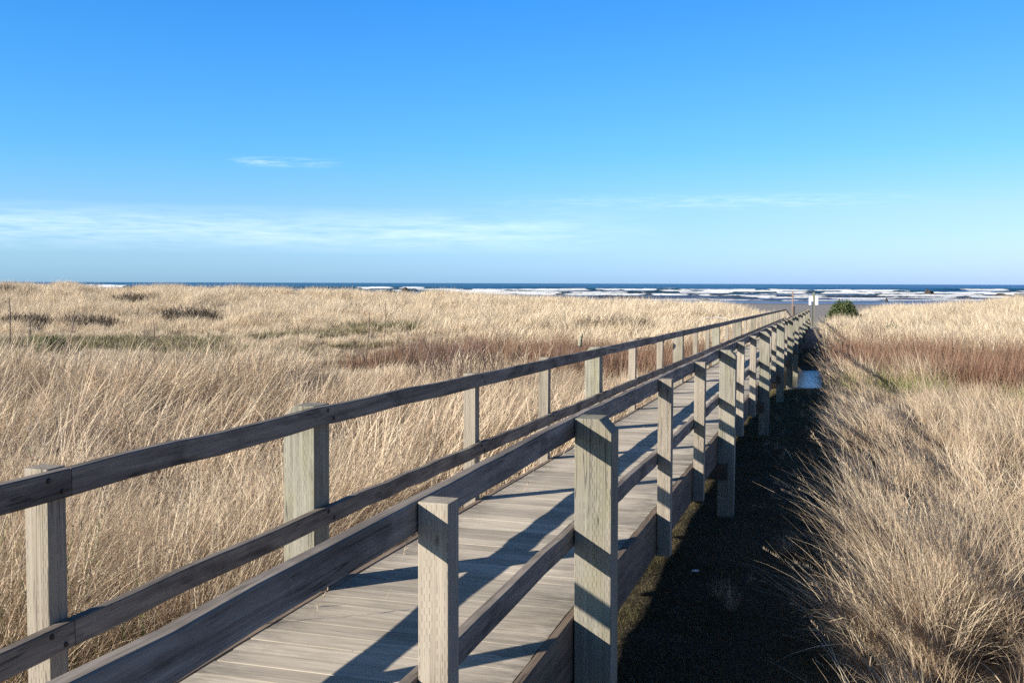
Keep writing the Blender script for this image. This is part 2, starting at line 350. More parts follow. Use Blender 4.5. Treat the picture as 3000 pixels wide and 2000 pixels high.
# ------------------------------------------------------------------ sea
def sea():
    az = np.linspace(R_(-48), R_(48), 900); ri = np.concatenate([np.geomspace(262, 1500, 760), np.geomspace(1520, 40000, 60)])
    Rr, A = np.meshgrid(ri, az, indexing='ij')
    Yq = Rr; Xq = Rr * np.tan(A)
    z = np.zeros_like(Rr); foam = np.zeros_like(Rr); haz = np.zeros_like(Rr)
    z += .16 * np.sin(Yq / 7.5 + 2 * fbm(Xq / 60, Yq / 50, 3)) * sstep(280, 330, Yq)
    z += .28 * (fbm(Xq / 30, Yq / 9, 4) - .5) * sstep(275, 340, Yq)
    lines = [(312, 0.165, 1.15, 0.565), (328, 0.275, 1.38, 0.525), (346, 0.44000000000000006, 1.6099999999999999, 0.515), (368, 0.6050000000000001, 1.9549999999999998, 0.495), (395, 0.7150000000000001, 2.3, 0.485), (428, 0.8800000000000001, 2.6449999999999996, 0.465), (470, 1.045, 2.9899999999999998, 0.465), (525, 1.2100000000000002, 3.4499999999999997, 0.465), (600, 1.375, 4.14, 0.465), (700, 1.54, 4.83, 0.485), (850, 1.87, 5.75, 0.495), (1100, 2.2, 8.049999999999999, 0.545)]
    for k, (y0, h, w, th) in enumerate(lines):
        yc = y0 + (fbm(Xq / 120 + k * 7, Xq * 0 + k, 60 + k) - .5) * y0 * .16 + (vnoise(Xq / 14, Xq * 0 + k, 80 + k) - .5) * w
        am = fbm(Xq / (y0 * .17) + 3.7 * k, Xq * 0 + k * 2.1, 100 + k, 3)
        act = sstep(th - .14, th + .05, am)
        d = Yq - yc                                   # >0 seaward
        prof = np.where(d > 0, np.exp(-(d / (w * 2.2)) ** 2), np.exp(-(d / (w * .45)) ** 2))
        h = h * .8; z += h * prof * (.35 + .65 * act)
        rag = fbm(Xq / (3 + w * 3), Yq / (w * 4) + k, 170 + k, 3)
        br = sstep(th - .02, th + .04, am) * sstep(.30, .52, rag)
        trail = np.where(d > 0, np.exp(-(d / (w * 2.2)) ** 2), np.exp(-(d / (w * 1.2)) ** 2))
        foam = np.maximum(foam, br * trail * (1.1 if k else .8))
        z += br * np.exp(-(d / (w * .8)) ** 2) * h * .5 * (fbm(Xq / (w * .8), Yq / w, 140 + k) - .3)
    # streaky foam between the breakers
    st = fbm(Xq / 30, Yq / 8, 200, 4)
    zone = sstep(300, 330, Yq) * (1 - sstep(520, 900, Yq))
    foam = np.maximum(foam, sstep(.52, .70, st) * zone * .55)
    foam = np.maximum(foam, .7 * np.exp(-((Yq - 291 - 7 * (fbm(Xq / 40, Xq * 0, 222) - .5)) / 1.6) ** 2))
    foam = np.maximum(foam, .75 * np.exp(-((Yq - 309 - 9 * (fbm(Xq / 50, Xq * 0, 223) - .5)) / 1.5) ** 2))
    shal = 1 - sstep(300, 620, Yq)
    N = NT('sea'); tc = N.n('ShaderNodeTexCoord').outputs['Object']
    fo = N.attr('foam').outputs['Fac']; sh_ = N.attr('shal').outputs['Fac']
    n = N.math('ADD', N.math('MULTIPLY', N.noise(N.map(tc, (.07, .05, 1)), 1.0, 5, .7), .6), N.math('MULTIPLY', N.noise(N.map(tc, (.5, .12, 1)), 1.0, 3, .7), .4)); n3 = N.noise(N.map(tc, (.04, .09, 1)), 1.0, 4, .6)
    f = N.math('ADD', fo, N.math('MULTIPLY', N.math('SUBTRACT', n, .5), 2.2))
    f = N.rng(f, .40, .75, 0, 1)
    c = N.mix(sh_, (.010, .055, .085), (.060, .048, .038))
    c = N.mix(N.rng(n3, .4, .65, 0, .5), c, (.012, .030, .045))
    c = N.mix(f, c, N.mix(N.rng(n3, .35, .65, 0, .5), (.70, .71, .71), (.40, .37, .31)))
    bp = N.n('ShaderNodeBump', inp={'Height': N.noise(N.map(tc, (.5, 1.2, 1)), 1.0, 5, .6), 'Strength': .8, 'Distance': .6})
    s = N.n('ShaderNodeBsdfPrincipled', inp={'Base Color': c, 'Roughness': N.rng(f, 0, 1, .30, .9), 'IOR': 1.33, 'Normal': bp.outputs[0]})
    s.inputs['Specular IOR Level'].default_value = .35
    o = grid_mesh('sea', Xq, Yq, z - 3.5, N.finish(s), {'foam': foam.ravel(), 'shal': shal.ravel()})
    return tag(o, kind='structure', label='blue ocean with rows of white breaking surf')
sea()

# ------------------------------------------------------------------ boardwalk
bw = tag(empty('boardwalk', (0, 0, 0), -HEAD), 'long weathered wooden boardwalk with post and rail railings running to the beach', 'boardwalk')
def L(s, t, z): return (t, s, z)            # local frame: x right, y along
BAY = 2.152
S0 = S_KINK - 1.85                          # station of the near small posts
FRONT = [4.40, 6.77, 8.75, 10.9, 13.1, 15.4, 17.65, 19.8, 21.9, 24.0, 26.2, 28.3, 30.4]      # near faces, measured
while FRONT[-1] < S_END - 1.2: FRONT.append(FRONT[-1] + 2.13)
S0 = 2.57
stations = [(S0 - 2 * BAY, True), (S0 - BAY, False), (S0, False)] + [(f, k % 3 == 0) for k, f in enumerate(FRONT)]
stations = [(f + (.080 if b else .042), b) for f, b in stations]; S0 = stations[2][0]
rn = random.Random(11)
# deck planks
def planks(smin, smax, name):
    mb = MB(); s = smin
    while s < smax:
        w = .128; t0 = TL + .043 + rn.uniform(0, .004); t1 = TR - .043 - rn.uniform(0, .004)
        z = float(deck_z(s + w / 2)) + rn.uniform(-.0004, .0004); sl = float(deck_z(s + w) - deck_z(s)); yaw = rn.uniform(-.002, .002)
        rings = []
        for t in (t0, t0 + (t1 - t0) * .33, t0 + (t1 - t0) * .66, t1):
            zz = z + rn.uniform(-.0004, .0004)
            cs = [(0, -.038), (w, -.038), (w, -.0015), (w - .0015, 0), (0, 0)]
            rings.append([(t, s + a + yaw * t, zz + b + sl * (a / w)) for a, b in cs])
        mb.loft(rings, rn.random()); s += w + rn.uniform(.001, .0045)
    return mb.build(name, M['deck'], bw)
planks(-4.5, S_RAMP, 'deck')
# rim boards and beams below
def strip(mb, s0, s1, t0, t1, z0, z1, step=.6, tint=None, wob=0.0, seed=0, cut=0):
    """a board along the boardwalk between t0..t1 sideways and z0..z1 above the deck line"""
    n = max(2, int((s1 - s0) / step) + 1); rings = []
    q = random.Random(seed); wt = [q.uniform(-wob, wob) for _ in range(n)]; wz = [q.uniform(-wob, wob) for _ in range(n)]
    if wob:
        wt = [wt[i] * .5 + wt[max(i - 1, 0)] * .25 + wt[min(i + 1, n - 1)] * .25 for i in range(n)]
        wt[0] = wt[-1] = wz[0] = wz[-1] = 0
    for i in range(n):
        s = s0 + (s1 - s0) * i / (n - 1); dz = float(deck_z(s)); c = .004
        w, h = t1 - t0, z1 - z0
        rings.append([((t0 + t1) / 2 + a + wt[i] * .6, s, dz + (z0 + z1) / 2 + b + wz[i]) for a, b in chamfer_rect(w, h, c)][::-1])
    mb.loft(rings, q.random() if tint is None else tint)
for (a, b) in ((TR - .04, TR - .002), (TL + .002, TL + .04)):
    s = -4.5; k = 0
    while s < S_RAMP - .1:
        e = min(s + 3 * BAY + (.0 if k else .1), S_RAMP)
        mb = MB(); strip(mb, s, e - .003, a, b, -.285, .004, tint=rn.random()); mb.build('rim_board', M['rim'], bw); s = e; k += 1
mb = MB()
for tj in (-1.95, -1.5): strip(mb, -4.5, S_RAMP, tj - .02, tj + .02, -.25, -.040)
mb.build('joist', M['rim'], bw)

def post_mesh(big, right, drop):
    """local: x=0 inner face, going outward to the right; z relative to the rail top"""
    w = .167 if big else .090; d = .160 if big else .084; c = .003
    sgn = 1 if right else -1
    def cs(x0, x1, z):
        return [(sgn * x, y, z) for x, y in [(x0 + c, -d/2), (x1 - c, -d/2), (x1, -d/2 + c), (x1, d/2 - c), (x1 - c, d/2), (x0 + c, d/2), (x0, d/2 - c), (x0, -d/2 + c)]]
    rings = [cs(0, w, -drop), cs(0, w, -drop * .66), cs(0, w, -drop * .33)]
    if big: rings += [cs(0, w, -.062), cs(0, w - .054, -.003)]
    else: rings += [cs(0, w, -.003)]
    xe = w - .054 if big else w
    rings.append([(v[0] * 1.0 if abs(v[0]) > .5 * xe else v[0] + sgn * .002, v[1] * .985, v[2] + .004) for v in rings[-1]])
    mb = MB(); mb.loft(rings if right else [r[::-1] for r in rings], 0.0)
    return mb
def bolt(parent, p, ax=(1, 0, 0), r=.009):
    mb = MB(); a = Vector(ax); mb.tube([Vector(p) - a * .002, Vector(p) + a * .004, Vector(p) + a * .006], [r, r, r * .6], 8); return mb.build('bolt', M['bolt'], parent)
RT_Z = .905; LOW_Z = .412; RH = .0905
labels_side = {1: 'railing on the right side of the boardwalk, nearest the camera', -1: 'railing on the left side of the boardwalk, against the tall grass'}
for side in (1, -1):
    rl = empty('railing'); rl.parent = bw; rl['label'] = labels_side[side]
    tp = TR if side == 1 else TL
    for k, (s, big) in enumerate(stations):
        if k == 2 and side == -1: s += .065
        jit = rn.uniform(-.03, .03) if k > 12 else 0
        x, y = to_xy(s, tp + side * .08)
        top = float(deck_z(s)) + RT_Z + rn.uniform(-.004, .004)
        drop = (top - float(ground(x, y)) + .35) if big else RT_Z + rn.uniform(.275, .30)
        o = post_mesh(big, side == 1, drop).build('post', M['bigpost' if big else 'post'], rl)
        o.location = L(s + jit, tp + side * .001, top); o.rotation_euler = (rn.uniform(-.006, .006), rn.uniform(-.005, .005), rn.uniform(-.02, .02))
    # posts of the ramp
    for q in (1, 2, 3, 4):
        s = S_END + q * 2.1
        o = post_mesh(False, side == 1, RT_Z + .4).build('post', M['post'], rl); o.location = L(s, tp + side * .001, float(deck_z(s)) + RT_Z)
    # rails in lengths, butted over a post, on the walk side of the posts
    t0, t1 = (tp - .041, tp - .001) if side == 1 else (tp + .001, tp + .041)
    for (zt, nm) in ((RT_Z, 'top_rail'), (LOW_Z, 'lower_rail')):
        cuts = [-4.5] + ([S0 + .085] if side == -1 else [stations[3][0]]) + [f for f, b in stations[6::3]] + [S_END + .1, S_RAMP - .6]
        cuts = [c for c in cuts if c < S_RAMP - .5] + [S_RAMP - .6]
        cuts = sorted(set(round(c, 3) for c in cuts))
        for j in range(len(cuts) - 1):
            mb = MB(); hh = RH if nm == 'top_rail' else .087
            strip(mb, cuts[j], cuts[j + 1] - .004, t0, t1, zt - hh, zt, step=.27, wob=.005, seed=j * 31 + side * 7 + int(zt * 100))
            o = mb.build(nm, M['rail'], rl)
        for k, (s, big) in enumerate(stations[2:9]):
            for dz in (-.022, -.066):
                tt_ = t1 if side == -1 else t0
                bolt(rl, L(s + (.04 if dz < -.03 else -.02), tt_, float(deck_z(s)) + zt + dz), (1 if side == -1 else -1, 0, 0))
# cross beams that carry the deck at every big post
for (s, big) in stations:
    if big:
        mb = MB(); z = float(deck_z(s)) - .29
        for y0 in (s - .12, s + .085):
            mb.loft([[(t, y0, z - .17), (t, y0 + .038, z - .17), (t, y0 + .038, z), (t, y0, z)] for t in (TL - .1, TR + .1)], rn.random())
        mb.build('cross_beam', M['rim'], bw)

# ------------------------------------------------------------------ vegetation pieces
def blades(nb, hmin, hmax, rad, width, lean, curl, seed, seg=4, wind=0.0, az0=0.0, azs=math.pi, taper=1.3, twist=1.0, base_w=1.0, root=None, tmin=0, tmax=1):
    r = np.random.default_rng(seed)
    ang = r.uniform(0, 2 * np.pi, nb); rr_ = rad * np.sqrt(r.random(nb))
    bx, by = rr_ * np.cos(ang), rr_ * np.sin(ang)
    if root is not None: bx, by = root
    Lh = r.uniform(hmin, hmax, nb)
    azm = az0 + r.normal(0, 1, nb) * azs if azs < 3 else r.uniform(0, 2 * np.pi, nb)
    th0 = np.abs(r.normal(lean, lean * .6, nb)); cu = np.abs(r.normal(curl, curl * .6, nb))
    u = np.linspace(0, 1, seg + 1)
    P = np.zeros((nb, seg + 1, 3)); P[:, 0, 0] = bx; P[:, 0, 1] = by
    for i in range(1, seg + 1):
        th = th0 + cu * u[i] ** 1.5
        d = Lh / seg
        P[:, i, 0] = P[:, i-1, 0] + np.sin(th) * np.cos(azm) * d + wind * u[i] * d
        P[:, i, 1] = P[:, i-1, 1] + np.sin(th) * np.sin(azm) * d
        P[:, i, 2] = P[:, i-1, 2] + np.cos(th) * d
    sa_ = azm + np.pi / 2 + r.normal(0, .7, nb) * twist
    side = np.stack([np.cos(sa_), np.sin(sa_), np.zeros(nb)], -1)
    w = width * r.uniform(.6, 1.3, nb)
    W = w[:, None] * (1 - .92 * u[None] ** taper) * .5 * (base_w + (1 - base_w) * np.minimum(1, u[None] * 3))
    A = P - side[:, None] * W[..., None]; B = P + side[:, None] * W[..., None]
    V = np.stack([A, B], 2).reshape(-1, 3)
    base = (np.arange(nb) * (seg + 1) * 2)[:, None] + np.arange(seg)[None] * 2
    Fc = np.stack([base, base + 1, base + 3, base + 2], -1).reshape(-1, 4)
    tint = np.repeat(tmin + (tmax - tmin) * r.random(nb), (seg + 1) * 2)
    hgt = np.tile(np.repeat(u, 2), nb)
    return V, Fc, tint, hgt
def join(parts):
    V, Fc, T, H, b = [], [], [], [], 0
    for v, f, t, h in parts:
        V.append(v); Fc.append(f + b); T.append(t); H.append(h); b += len(v)
    return np.concatenate(V), np.concatenate(Fc), np.concatenate(T), np.concatenate(H)
SRC = {}
def source(kind, parts, mat):
    V, Fc, T, H = join(parts)
    c = SRC.setdefault(kind, bpy.data.collections.new(kind + '_forms'))
    o = mesh_obj('%s_form' % kind, V, Fc, mat, smooth=True, tint={'tint': T, 'hgt': H}, link=False)
    o.name = '%s_form_%02d' % (kind, len(c.objects)); c.objects.link(o)

# near tufts: wind pushes the straw towards +X (to the right)
def seedheads(n, seed):
    V, Fc, T, H = blades(n, .85, 1.3, .16, .0042, .22, .45, seed, 8, az0=0, azs=1.2, taper=3, tmin=.5, tmax=.7)
    tip = V.reshape(n, 9, 2, 3).mean(2); out = [(V, Fc, T, H)]; q = np.random.default_rng(seed + 9)
    m = n * 26; i = q.integers(0, n, m); f = q.random(m)[:, None] ** .8
    c = tip[i, 7] * (1 - f) + tip[i, 8] * f
    b = blades(m, .012, .034, 0, .0045, .35, .2, seed + 3, 2, azs=9, tmin=.05, tmax=.4)
    bv = b[0].reshape(m, -1, 3) + c[:, None]; out.append((bv.reshape(-1, 3), b[1], b[2], b[3] * 0 + .9))
    return out
for k in range(8):
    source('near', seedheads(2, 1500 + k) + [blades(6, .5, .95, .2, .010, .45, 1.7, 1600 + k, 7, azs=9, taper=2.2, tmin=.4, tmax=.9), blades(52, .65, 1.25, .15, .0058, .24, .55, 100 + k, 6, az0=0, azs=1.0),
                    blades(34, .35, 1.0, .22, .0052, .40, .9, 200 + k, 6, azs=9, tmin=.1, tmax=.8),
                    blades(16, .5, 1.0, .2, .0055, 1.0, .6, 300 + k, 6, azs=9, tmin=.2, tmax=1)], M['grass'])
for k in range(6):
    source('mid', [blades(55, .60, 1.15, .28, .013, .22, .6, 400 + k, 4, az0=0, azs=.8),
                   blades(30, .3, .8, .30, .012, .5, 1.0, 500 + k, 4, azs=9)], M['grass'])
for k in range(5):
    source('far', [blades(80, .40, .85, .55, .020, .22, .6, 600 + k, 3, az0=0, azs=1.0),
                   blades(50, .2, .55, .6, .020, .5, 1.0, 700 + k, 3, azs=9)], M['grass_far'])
for k in range(4):
    source('turf', [blades(110, .02, .075, .22, .004, .5, 1.0, 800 + k, 2, azs=9)], M['short'])
for k in range(5):
    parts = []
    q = np.random.default_rng(900 + k)
    parts.append(blades(46, .5, 1.3, .40, .018, .14, .25, 910 + k, 4, azs=9, taper=1.0))
    parts.append(blades(80, .2, .8, .45, .016, .30, .45, 930 + k, 3, azs=9))
    source('red', parts, M['red'])
for k in range(4):
    source('green', [blades(80, .25, .75, .35, .014, .3, .7, 950 + k, 3, azs=9)], M['green'])
    source('olive', [blades(90, .10, .35, .5, .022, .5, .9, 970 + k, 3, azs=9)], M['olive'])

def scatter(name, kind, P, scale, yaw, tiltx, tilty, label, obj_kind='stuff'):
    n = len(P); src = SRC[kind]; nv = len(src.objects)
    me = bpy.data.meshes.new(name); me.vertices.add(n); me.vertices.foreach_set('co', np.asarray(P, np.float32).ravel())
    a = me.attributes.new('rot', 'FLOAT_VECTOR', 'POINT'); a.data.foreach_set('vector', np.stack([tiltx, tilty, yaw], -1).astype(np.float32).ravel())
    sca = np.asarray(scale, np.float32)
    if sca.ndim == 1: sca = np.stack([sca] * 3, -1)
    a = me.attributes.new('scl', 'FLOAT_VECTOR', 'POINT'); a.data.foreach_set('vector', sca.ravel())
    a = me.attributes.new('pick', 'INT', 'POINT'); a.data.foreach_set('value', RNG.integers(0, nv, n).astype(np.int32))
    o = bpy.data.objects.new(name, me); COL.objects.link(o)
    ng = bpy.data.node_groups.new(name, 'GeometryNodeTree')
    ng.interface.new_socket('Geometry', in_out='INPUT', socket_type='NodeSocketGeometry'); ng.interface.new_socket('Geometry', in_out='OUTPUT', socket_type='NodeSocketGeometry')
    N = ng.nodes; Lk = ng.links
    gi = N.new('NodeGroupInput'); go = N.new('NodeGroupOutput'); ci = N.new('GeometryNodeCollectionInfo'); ip = N.new('GeometryNodeInstanceOnPoints')
    ci.inputs['Collection'].default_value = src; ci.inputs['Separate Children'].default_value = True; ci.inputs['Reset Children'].default_value = True
    def na(nm, ty):
        x = N.new('GeometryNodeInputNamedAttribute'); x.data_type = ty; x.inputs['Name'].default_value = nm; return x.outputs[0]
    er = N.new('FunctionNodeEulerToRotation'); Lk.new(na('rot', 'FLOAT_VECTOR'), er.inputs[0])
    Lk.new(gi.outputs[0], ip.inputs['Points']); Lk.new(ci.outputs[0], ip.inputs['Instance']); ip.inputs['Pick Instance'].default_value = True
    Lk.new(na('pick', 'INT'), ip.inputs['Instance Index']); Lk.new(er.outputs[0], ip.inputs['Rotation']); Lk.new(na('scl', 'FLOAT_VECTOR'), ip.inputs['Scale'])
    Lk.new(ip.outputs[0], go.inputs[0])
    md = o.modifiers.new('scatter', 'NODES'); md.node_group = ng
    return tag(o, label, None, None, obj_kind)

def wedge(y0, y1, dens, amax=38, ymin_side=0):
    """uniform random points in the view wedge between distances y0..y1"""
    tn = math.tan(R_(amax)); area = tn * (y1 ** 2 - y0 ** 2) + 3.0 * (y1 - y0)
    n = int(area * dens); 
    yy = np.sqrt(RNG.random(n) * (y1 ** 2 - y0 ** 2) + y0 ** 2); xx = (RNG.random(n) * 2 - 1) * (yy * tn + 1.5)
    return xx, yy
def veg_ok(x, y):
    s, t = to_st(x, y); u = 1500 + x / np.maximum(y, 1) * FPX
    cy = np.interp(u, CR_U, CR_Y)
    edge_noise = fbm(x * .15, y * .15, 77)
    ok = (y / cy < 1.05 + .05 * edge_noise)
    bwk = (t > TL - .14) & (t < TR + .2) & (s < S_RAMP + 1)
    rgt = .27 + .24 * (fbm(s * .7, s * 0 + 3, 41) - .5) + .35 * np.exp(-((s - 36) / 5) ** 2) + np.where(s > 46, .0, 0) + np.clip(s - 60, 0, None) * .10
    pth = (t > TR - .2) & (t < rgt)
    beyond = (s > S_RAMP - 2) & (t > -3.5) & (t < rgt)
    return ok & ~bwk & ~pth & ~beyond
def zone_red(x, y):
    s, t = to_st(x, y)
    pr = pool_mask(s + (fbm(x * .3, y * .3, 88) - .5) * 5, t)
    lf = sstep(-19, -12, t)           # fades out to the far left
    return sstep(.18, .55, pr) * np.where(t > -2.2, 1, lf * .9)
def hgt_at(x, y):
    """patchy height of the grass"""
    return .80 + .45 * fbm(x * .35, y * .35, 300) 

def grass_layer(kind, y0, y1, dens, smin, smax, jit_yaw=1.05):
    x, y = wedge(y0, y1, dens); ok = veg_ok(x, y); x, y = x[ok], y[ok]
    s, t = to_st(x, y)
    rz = zone_red(x, y); u = 1500 + x / np.maximum(y, 1) * FPX
    swale = sstep(43, 47, y) * sstep(59, 55, y) * sstep(1450, 1150, u) * .8 * sstep(.46 , .60, fbm(x * .14, y * .2, 55) - .06 * sstep(700, 900, u))
    gaps = fbm(x * 1.15, y * 1.15, 400)
    keep = (RNG.random(len(x)) > rz * 1.35) & (RNG.random(len(x)) > swale * .85) & (RNG.random(len(x)) < .14 + .95 * sstep(.36, .53, gaps))
    x, y, s, t, gaps, u = x[keep], y[keep], s[keep], t[keep], gaps[keep], u[keep]
    n = len(x); z = ground(x, y) - .02
    right = t > -.8
    lean = fbm(x * .25, y * .25, 500)
    yaw = np.where(right, np.pi + RNG.normal(0, 1.1, n), RNG.normal(0, jit_yaw, n) + (lean - .5) * 1.2)
    # at the path edge the tufts lean out over the path
    ed = right & (t < .75) & (s < 45); yaw = np.where(ed, np.pi + HEAD * 0 + RNG.normal(0, .45, n), yaw)
    sl = hgt_at(x, y) * RNG.uniform(smin, smax, n)
    sl = np.where(right & (y < 26), sl * (.76 - .18 * sstep(8, 18, y)), sl)
    sl = np.where(~right & (y < 32), sl * (1 - .36 * sstep(12, 20, s) * sstep(-14, -7, t)), sl)
    sl = np.where(~right, sl * (1 - .52 * sstep(23, 26, y + 2 * (gaps - .5)) * sstep(62, 54, y) * sstep(1500, 1100, u)), sl)
    sl = np.where(~right & (y < 24), sl * (1 + .22 * sstep(-7, -12, t)), sl)
    sl *= (.55 + .70 * sstep(.35, .6, gaps))
    sl *= np.where((~right) & (t > -4.0) & (s < 30), .80 + .2 * sstep(-2.4, -4.0, t), 1)
    # local tilt: gusts
    tilt = (.06 + .36 * sstep(.40, .75, fbm(x * .5, y * .5, 520)) * np.where(y < 30, 1, .5))
    tilt = np.where(ed, .10 + .35 * RNG.random(n) ** 2, tilt)
    # blades of a form lean to +x; tilt about local y via a yawed rotation: euler XYZ applies x, y, then z
    scl = np.stack([sl * RNG.uniform(.9, 1.2, n), sl * RNG.uniform(.9, 1.2, n), sl], -1)
    return np.stack([x, y, z], -1), scl, yaw, RNG.normal(0, .14, n), tilt

for nm, kind, y0, y1, dens, a, b, lab in (
    ('dune_grass', 'near', -1.5, 9.5, 22, .80, 1.05, 'tall dry straw-coloured dune grass close to the boardwalk'),
    ('dune_grass', 'mid', 9.5, 30, 9, .80, 1.08, 'tall dry dune grass of the middle field'),
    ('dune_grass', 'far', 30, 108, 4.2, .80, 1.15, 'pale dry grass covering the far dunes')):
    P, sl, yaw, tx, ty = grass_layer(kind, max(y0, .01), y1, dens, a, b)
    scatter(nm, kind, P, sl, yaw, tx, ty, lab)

n = 60; x = RNG.uniform(-5.2, -2.2, n); y = RNG.uniform(3.2, 8.0, n); k = (x < -.42 * y) & (fbm(x * .8, y * .8, 610) > .45) & veg_ok(x, y); x, y = x[k], y[k]; n = len(x)
scatter('green_grass', 'green', np.stack([x, y, ground(x, y)], -1), RNG.uniform(.9, 1.5, n), RNG.uniform(0, 6.3, n), RNG.normal(0, .1, n), RNG.normal(0, .1, n), 'scattered green blades low in the straw at the near left')
# short turf on the path
n = 9000; s = RNG.uniform(-2, 46, n); t = RNG.uniform(TL - .1, .3, n); x, y = to_xy(s, t)
k = (pool_mask(s, t) < .35); x, y = x[k], y[k]; n = len(x)
scatter('short_grass', 'turf', np.stack([x, y, ground(x, y)], -1), RNG.uniform(.7, 1.3, n), RNG.uniform(0, 6.3, n), np.zeros(n), np.zeros(n), 'short trodden grass on the shaded strip beside the boardwalk')
n = 90; s = RNG.uniform(.5, 30, n); t = .4 - 1.3 * RNG.random(n) ** 1.6; x, y = to_xy(s, t)
scatter('short_grass', 'near', np.stack([x, y, ground(x, y)], -1), RNG.uniform(.08, .26, n) * (1 + .5 * (t > 0)), RNG.uniform(0, 6.3, n), RNG.normal(0, .3, n), RNG.normal(0, .3, n), 'scattered low dead tufts on the shaded strip beside the boardwalk')
# red stems of the wet ditch
x, y = wedge(14, 62, 17.0); ok = veg_ok(x, y) & (RNG.random(len(x)) < zone_red(x, y) * 1.1); x, y = x[ok], y[ok]; n = len(x)
sq, tq = to_st(x, y)
k = ~((pool_mask(sq, tq) > .5) & (tq > TL - .4) & (tq < .35)); x, y = x[k], y[k]; n = len(x)
scatter('marsh_scrub', 'red', np.stack([x, y, ground(x, y)], -1), RNG.uniform(.65, 1.2, n) * np.where(to_st(x, y)[1] > 0, 1.15, .95), RNG.uniform(0, 6.3, n), RNG.normal(0, .06, n), RNG.normal(0, .06, n), 'band of bare reddish brown stems growing in the wet hollow')
# green growth at the edges of the ditch
x, y = wedge(12, 55, 5.0); s, t = to_st(x, y); pm = pool_mask(s, t)
g = 1.6 * (np.exp(-((t - 1.6) / 1.0) ** 2) * np.exp(-((s - 29) / 2.6) ** 2)) + sstep(.25, .5, pm) * (1 - sstep(.6, .8, pm)) * .08 * sstep(.5, .6, fbm(x * .3, y * .3, 66)) + .6 * np.exp(-((x - 12.6) / 1.5) ** 2) * np.exp(-((y - 25) / 1.6) ** 2)
ok = veg_ok(x, y) & (RNG.random(len(x)) < g); x, y = x[ok], y[ok]; n = len(x)
scatter('marsh_plants', 'green', np.stack([x, y, ground(x, y)], -1), RNG.uniform(.7, 1.3, n), RNG.uniform(0, 6.3, n), RNG.normal(0, .1, n), RNG.normal(0, .1, n), 'bright green marsh plants at the edge of the ditch')
# olive ground herbs in the swale on the left
x, y = wedge(40, 66, 5.0); u = 1500 + x / y * FPX
g = sstep(43, 47, y) * sstep(59, 55, y) * sstep(1450, 1150, u) * sstep(.46 , .60, fbm(x * .14, y * .2, 55) - .06 * sstep(700, 900, u))
ok = veg_ok(x, y) & (RNG.random(len(x)) < g); x, y = x[ok], y[ok]; n = len(x)
scatter('swale_herbs', 'olive', np.stack([x, y, ground(x, y) + .02], -1), RNG.uniform(.8, 1.8, n), RNG.uniform(0, 6.3, n), RNG.normal(0, .1, n), RNG.normal(0, .1, n), 'low olive green herbs in the long swale among the dunes')

# ------------------------------------------------------------------ single plants
def shrub(name, u, Y, w, h, nst, mat, label, group=None, leaf=0, leafsize=.03, seed=1, twig=.012, spread=.25, z0=None, crown=None):
    x, y = at(u, Y); z = float(ground(x, y)) if z0 is None else z0
    root = tag(empty(name, (x, y, z)), label, 'shrub', group)
    q = np.random.default_rng(seed)
    parts = [blades(nst, h * .6, h * 1.05, w * .45, twig, spread, .25, seed, 5, azs=9, taper=.9)]
    parts += [blades(nst, h * .6, h * 1.0, w * .45, twig, spread, .25, seed, 5, azs=9, taper=.9, twist=3)]
    # side twigs
    v = parts[0][0].reshape(nst, 6, 2, 3).mean(2)
    k = nst * 5; i = q.integers(0, nst, k); j = q.integers(1, 5, k)
    b = blades(k, h * .12, h * .35, 0, twig * .55, .5, .3, seed + 5, 3, azs=9)
    bv = b[0].reshape(k, -1, 3) + v[i, j][:, None]; parts.append((bv.reshape(-1, 3), b[1], b[2], b[3]))
    V, Fc, T, H = join(parts)
    mesh_obj('stems', V, Fc, mat, root, True, {'tint': T, 'hgt': np.maximum(H, .4)})
    if leaf:
        d = q.normal(0, 1, (leaf, 3)); d /= np.linalg.norm(d, axis=1)[:, None]; d[:, 2] = np.abs(d[:, 2]) * 1.0 - .12
        lump = .62 + .55 * fbm(np.arctan2(d[:, 1], d[:, 0]) * 2.2 + 9, d[:, 2] * 3.5 + seed, 7 + seed)
        rad = lump * (q.random(leaf) ** .28)
        c = d * rad[:, None] * np.array([w * .5, w * .45, h * .92]) + np.array([0, 0, h * .12])
        a = q.normal(0, 1, (leaf, 3)); a[:, 2] += .6; a /= np.linalg.norm(a, axis=1)[:, None]
        bb = np.cross(a, q.normal(0, 1, (leaf, 3))); bb /= np.linalg.norm(bb, axis=1)[:, None]
        ls = leafsize * q.uniform(.6, 1.4, leaf)
        V = np.stack([c - a * ls[:, None] * .2, c + bb * ls[:, None] * .35 + a * ls[:, None] * .4, c + a * ls[:, None] * 1.2, c - bb * ls[:, None] * .35 + a * ls[:, None] * .4], 1)
        Fc = np.arange(leaf * 4).reshape(-1, 4)
        mesh_obj('foliage', V, Fc, M['leaf'] if crown is None else crown, root, False, {'tint': np.repeat(q.random(leaf), 4), 'hgt': np.ones(leaf * 4)})
    return root
shrub('evergreen_shrub', 2472, 62, 2.5, 1.85, 40, M['stalk'], 'dense dark green rounded bush beside the path near the sign', leaf=13000, leafsize=.085, seed=3)
shrub('evergreen_shrub', 2612, 50, 1.0, .95, 20, M['stalk'], 'small olive green bush above the reddish scrub on the right', leaf=1400, leafsize=.06, seed=8)
bs = 'bare shrubs left of the boardwalk'
shrub('bare_shrub', 1285, 23.5, 1.9, 1.85, 75, M['twig'], 'larger bare reddish shrub with upright twigs in the left grass', bs, seed=21, spread=.16, twig=.022)
shrub('bare_shrub', 1405, 24.5, 1.6, 1.55, 55, M['twig'], 'bare twiggy shrub just right of the larger bare shrub', bs, seed=22, spread=.16, twig=.022)
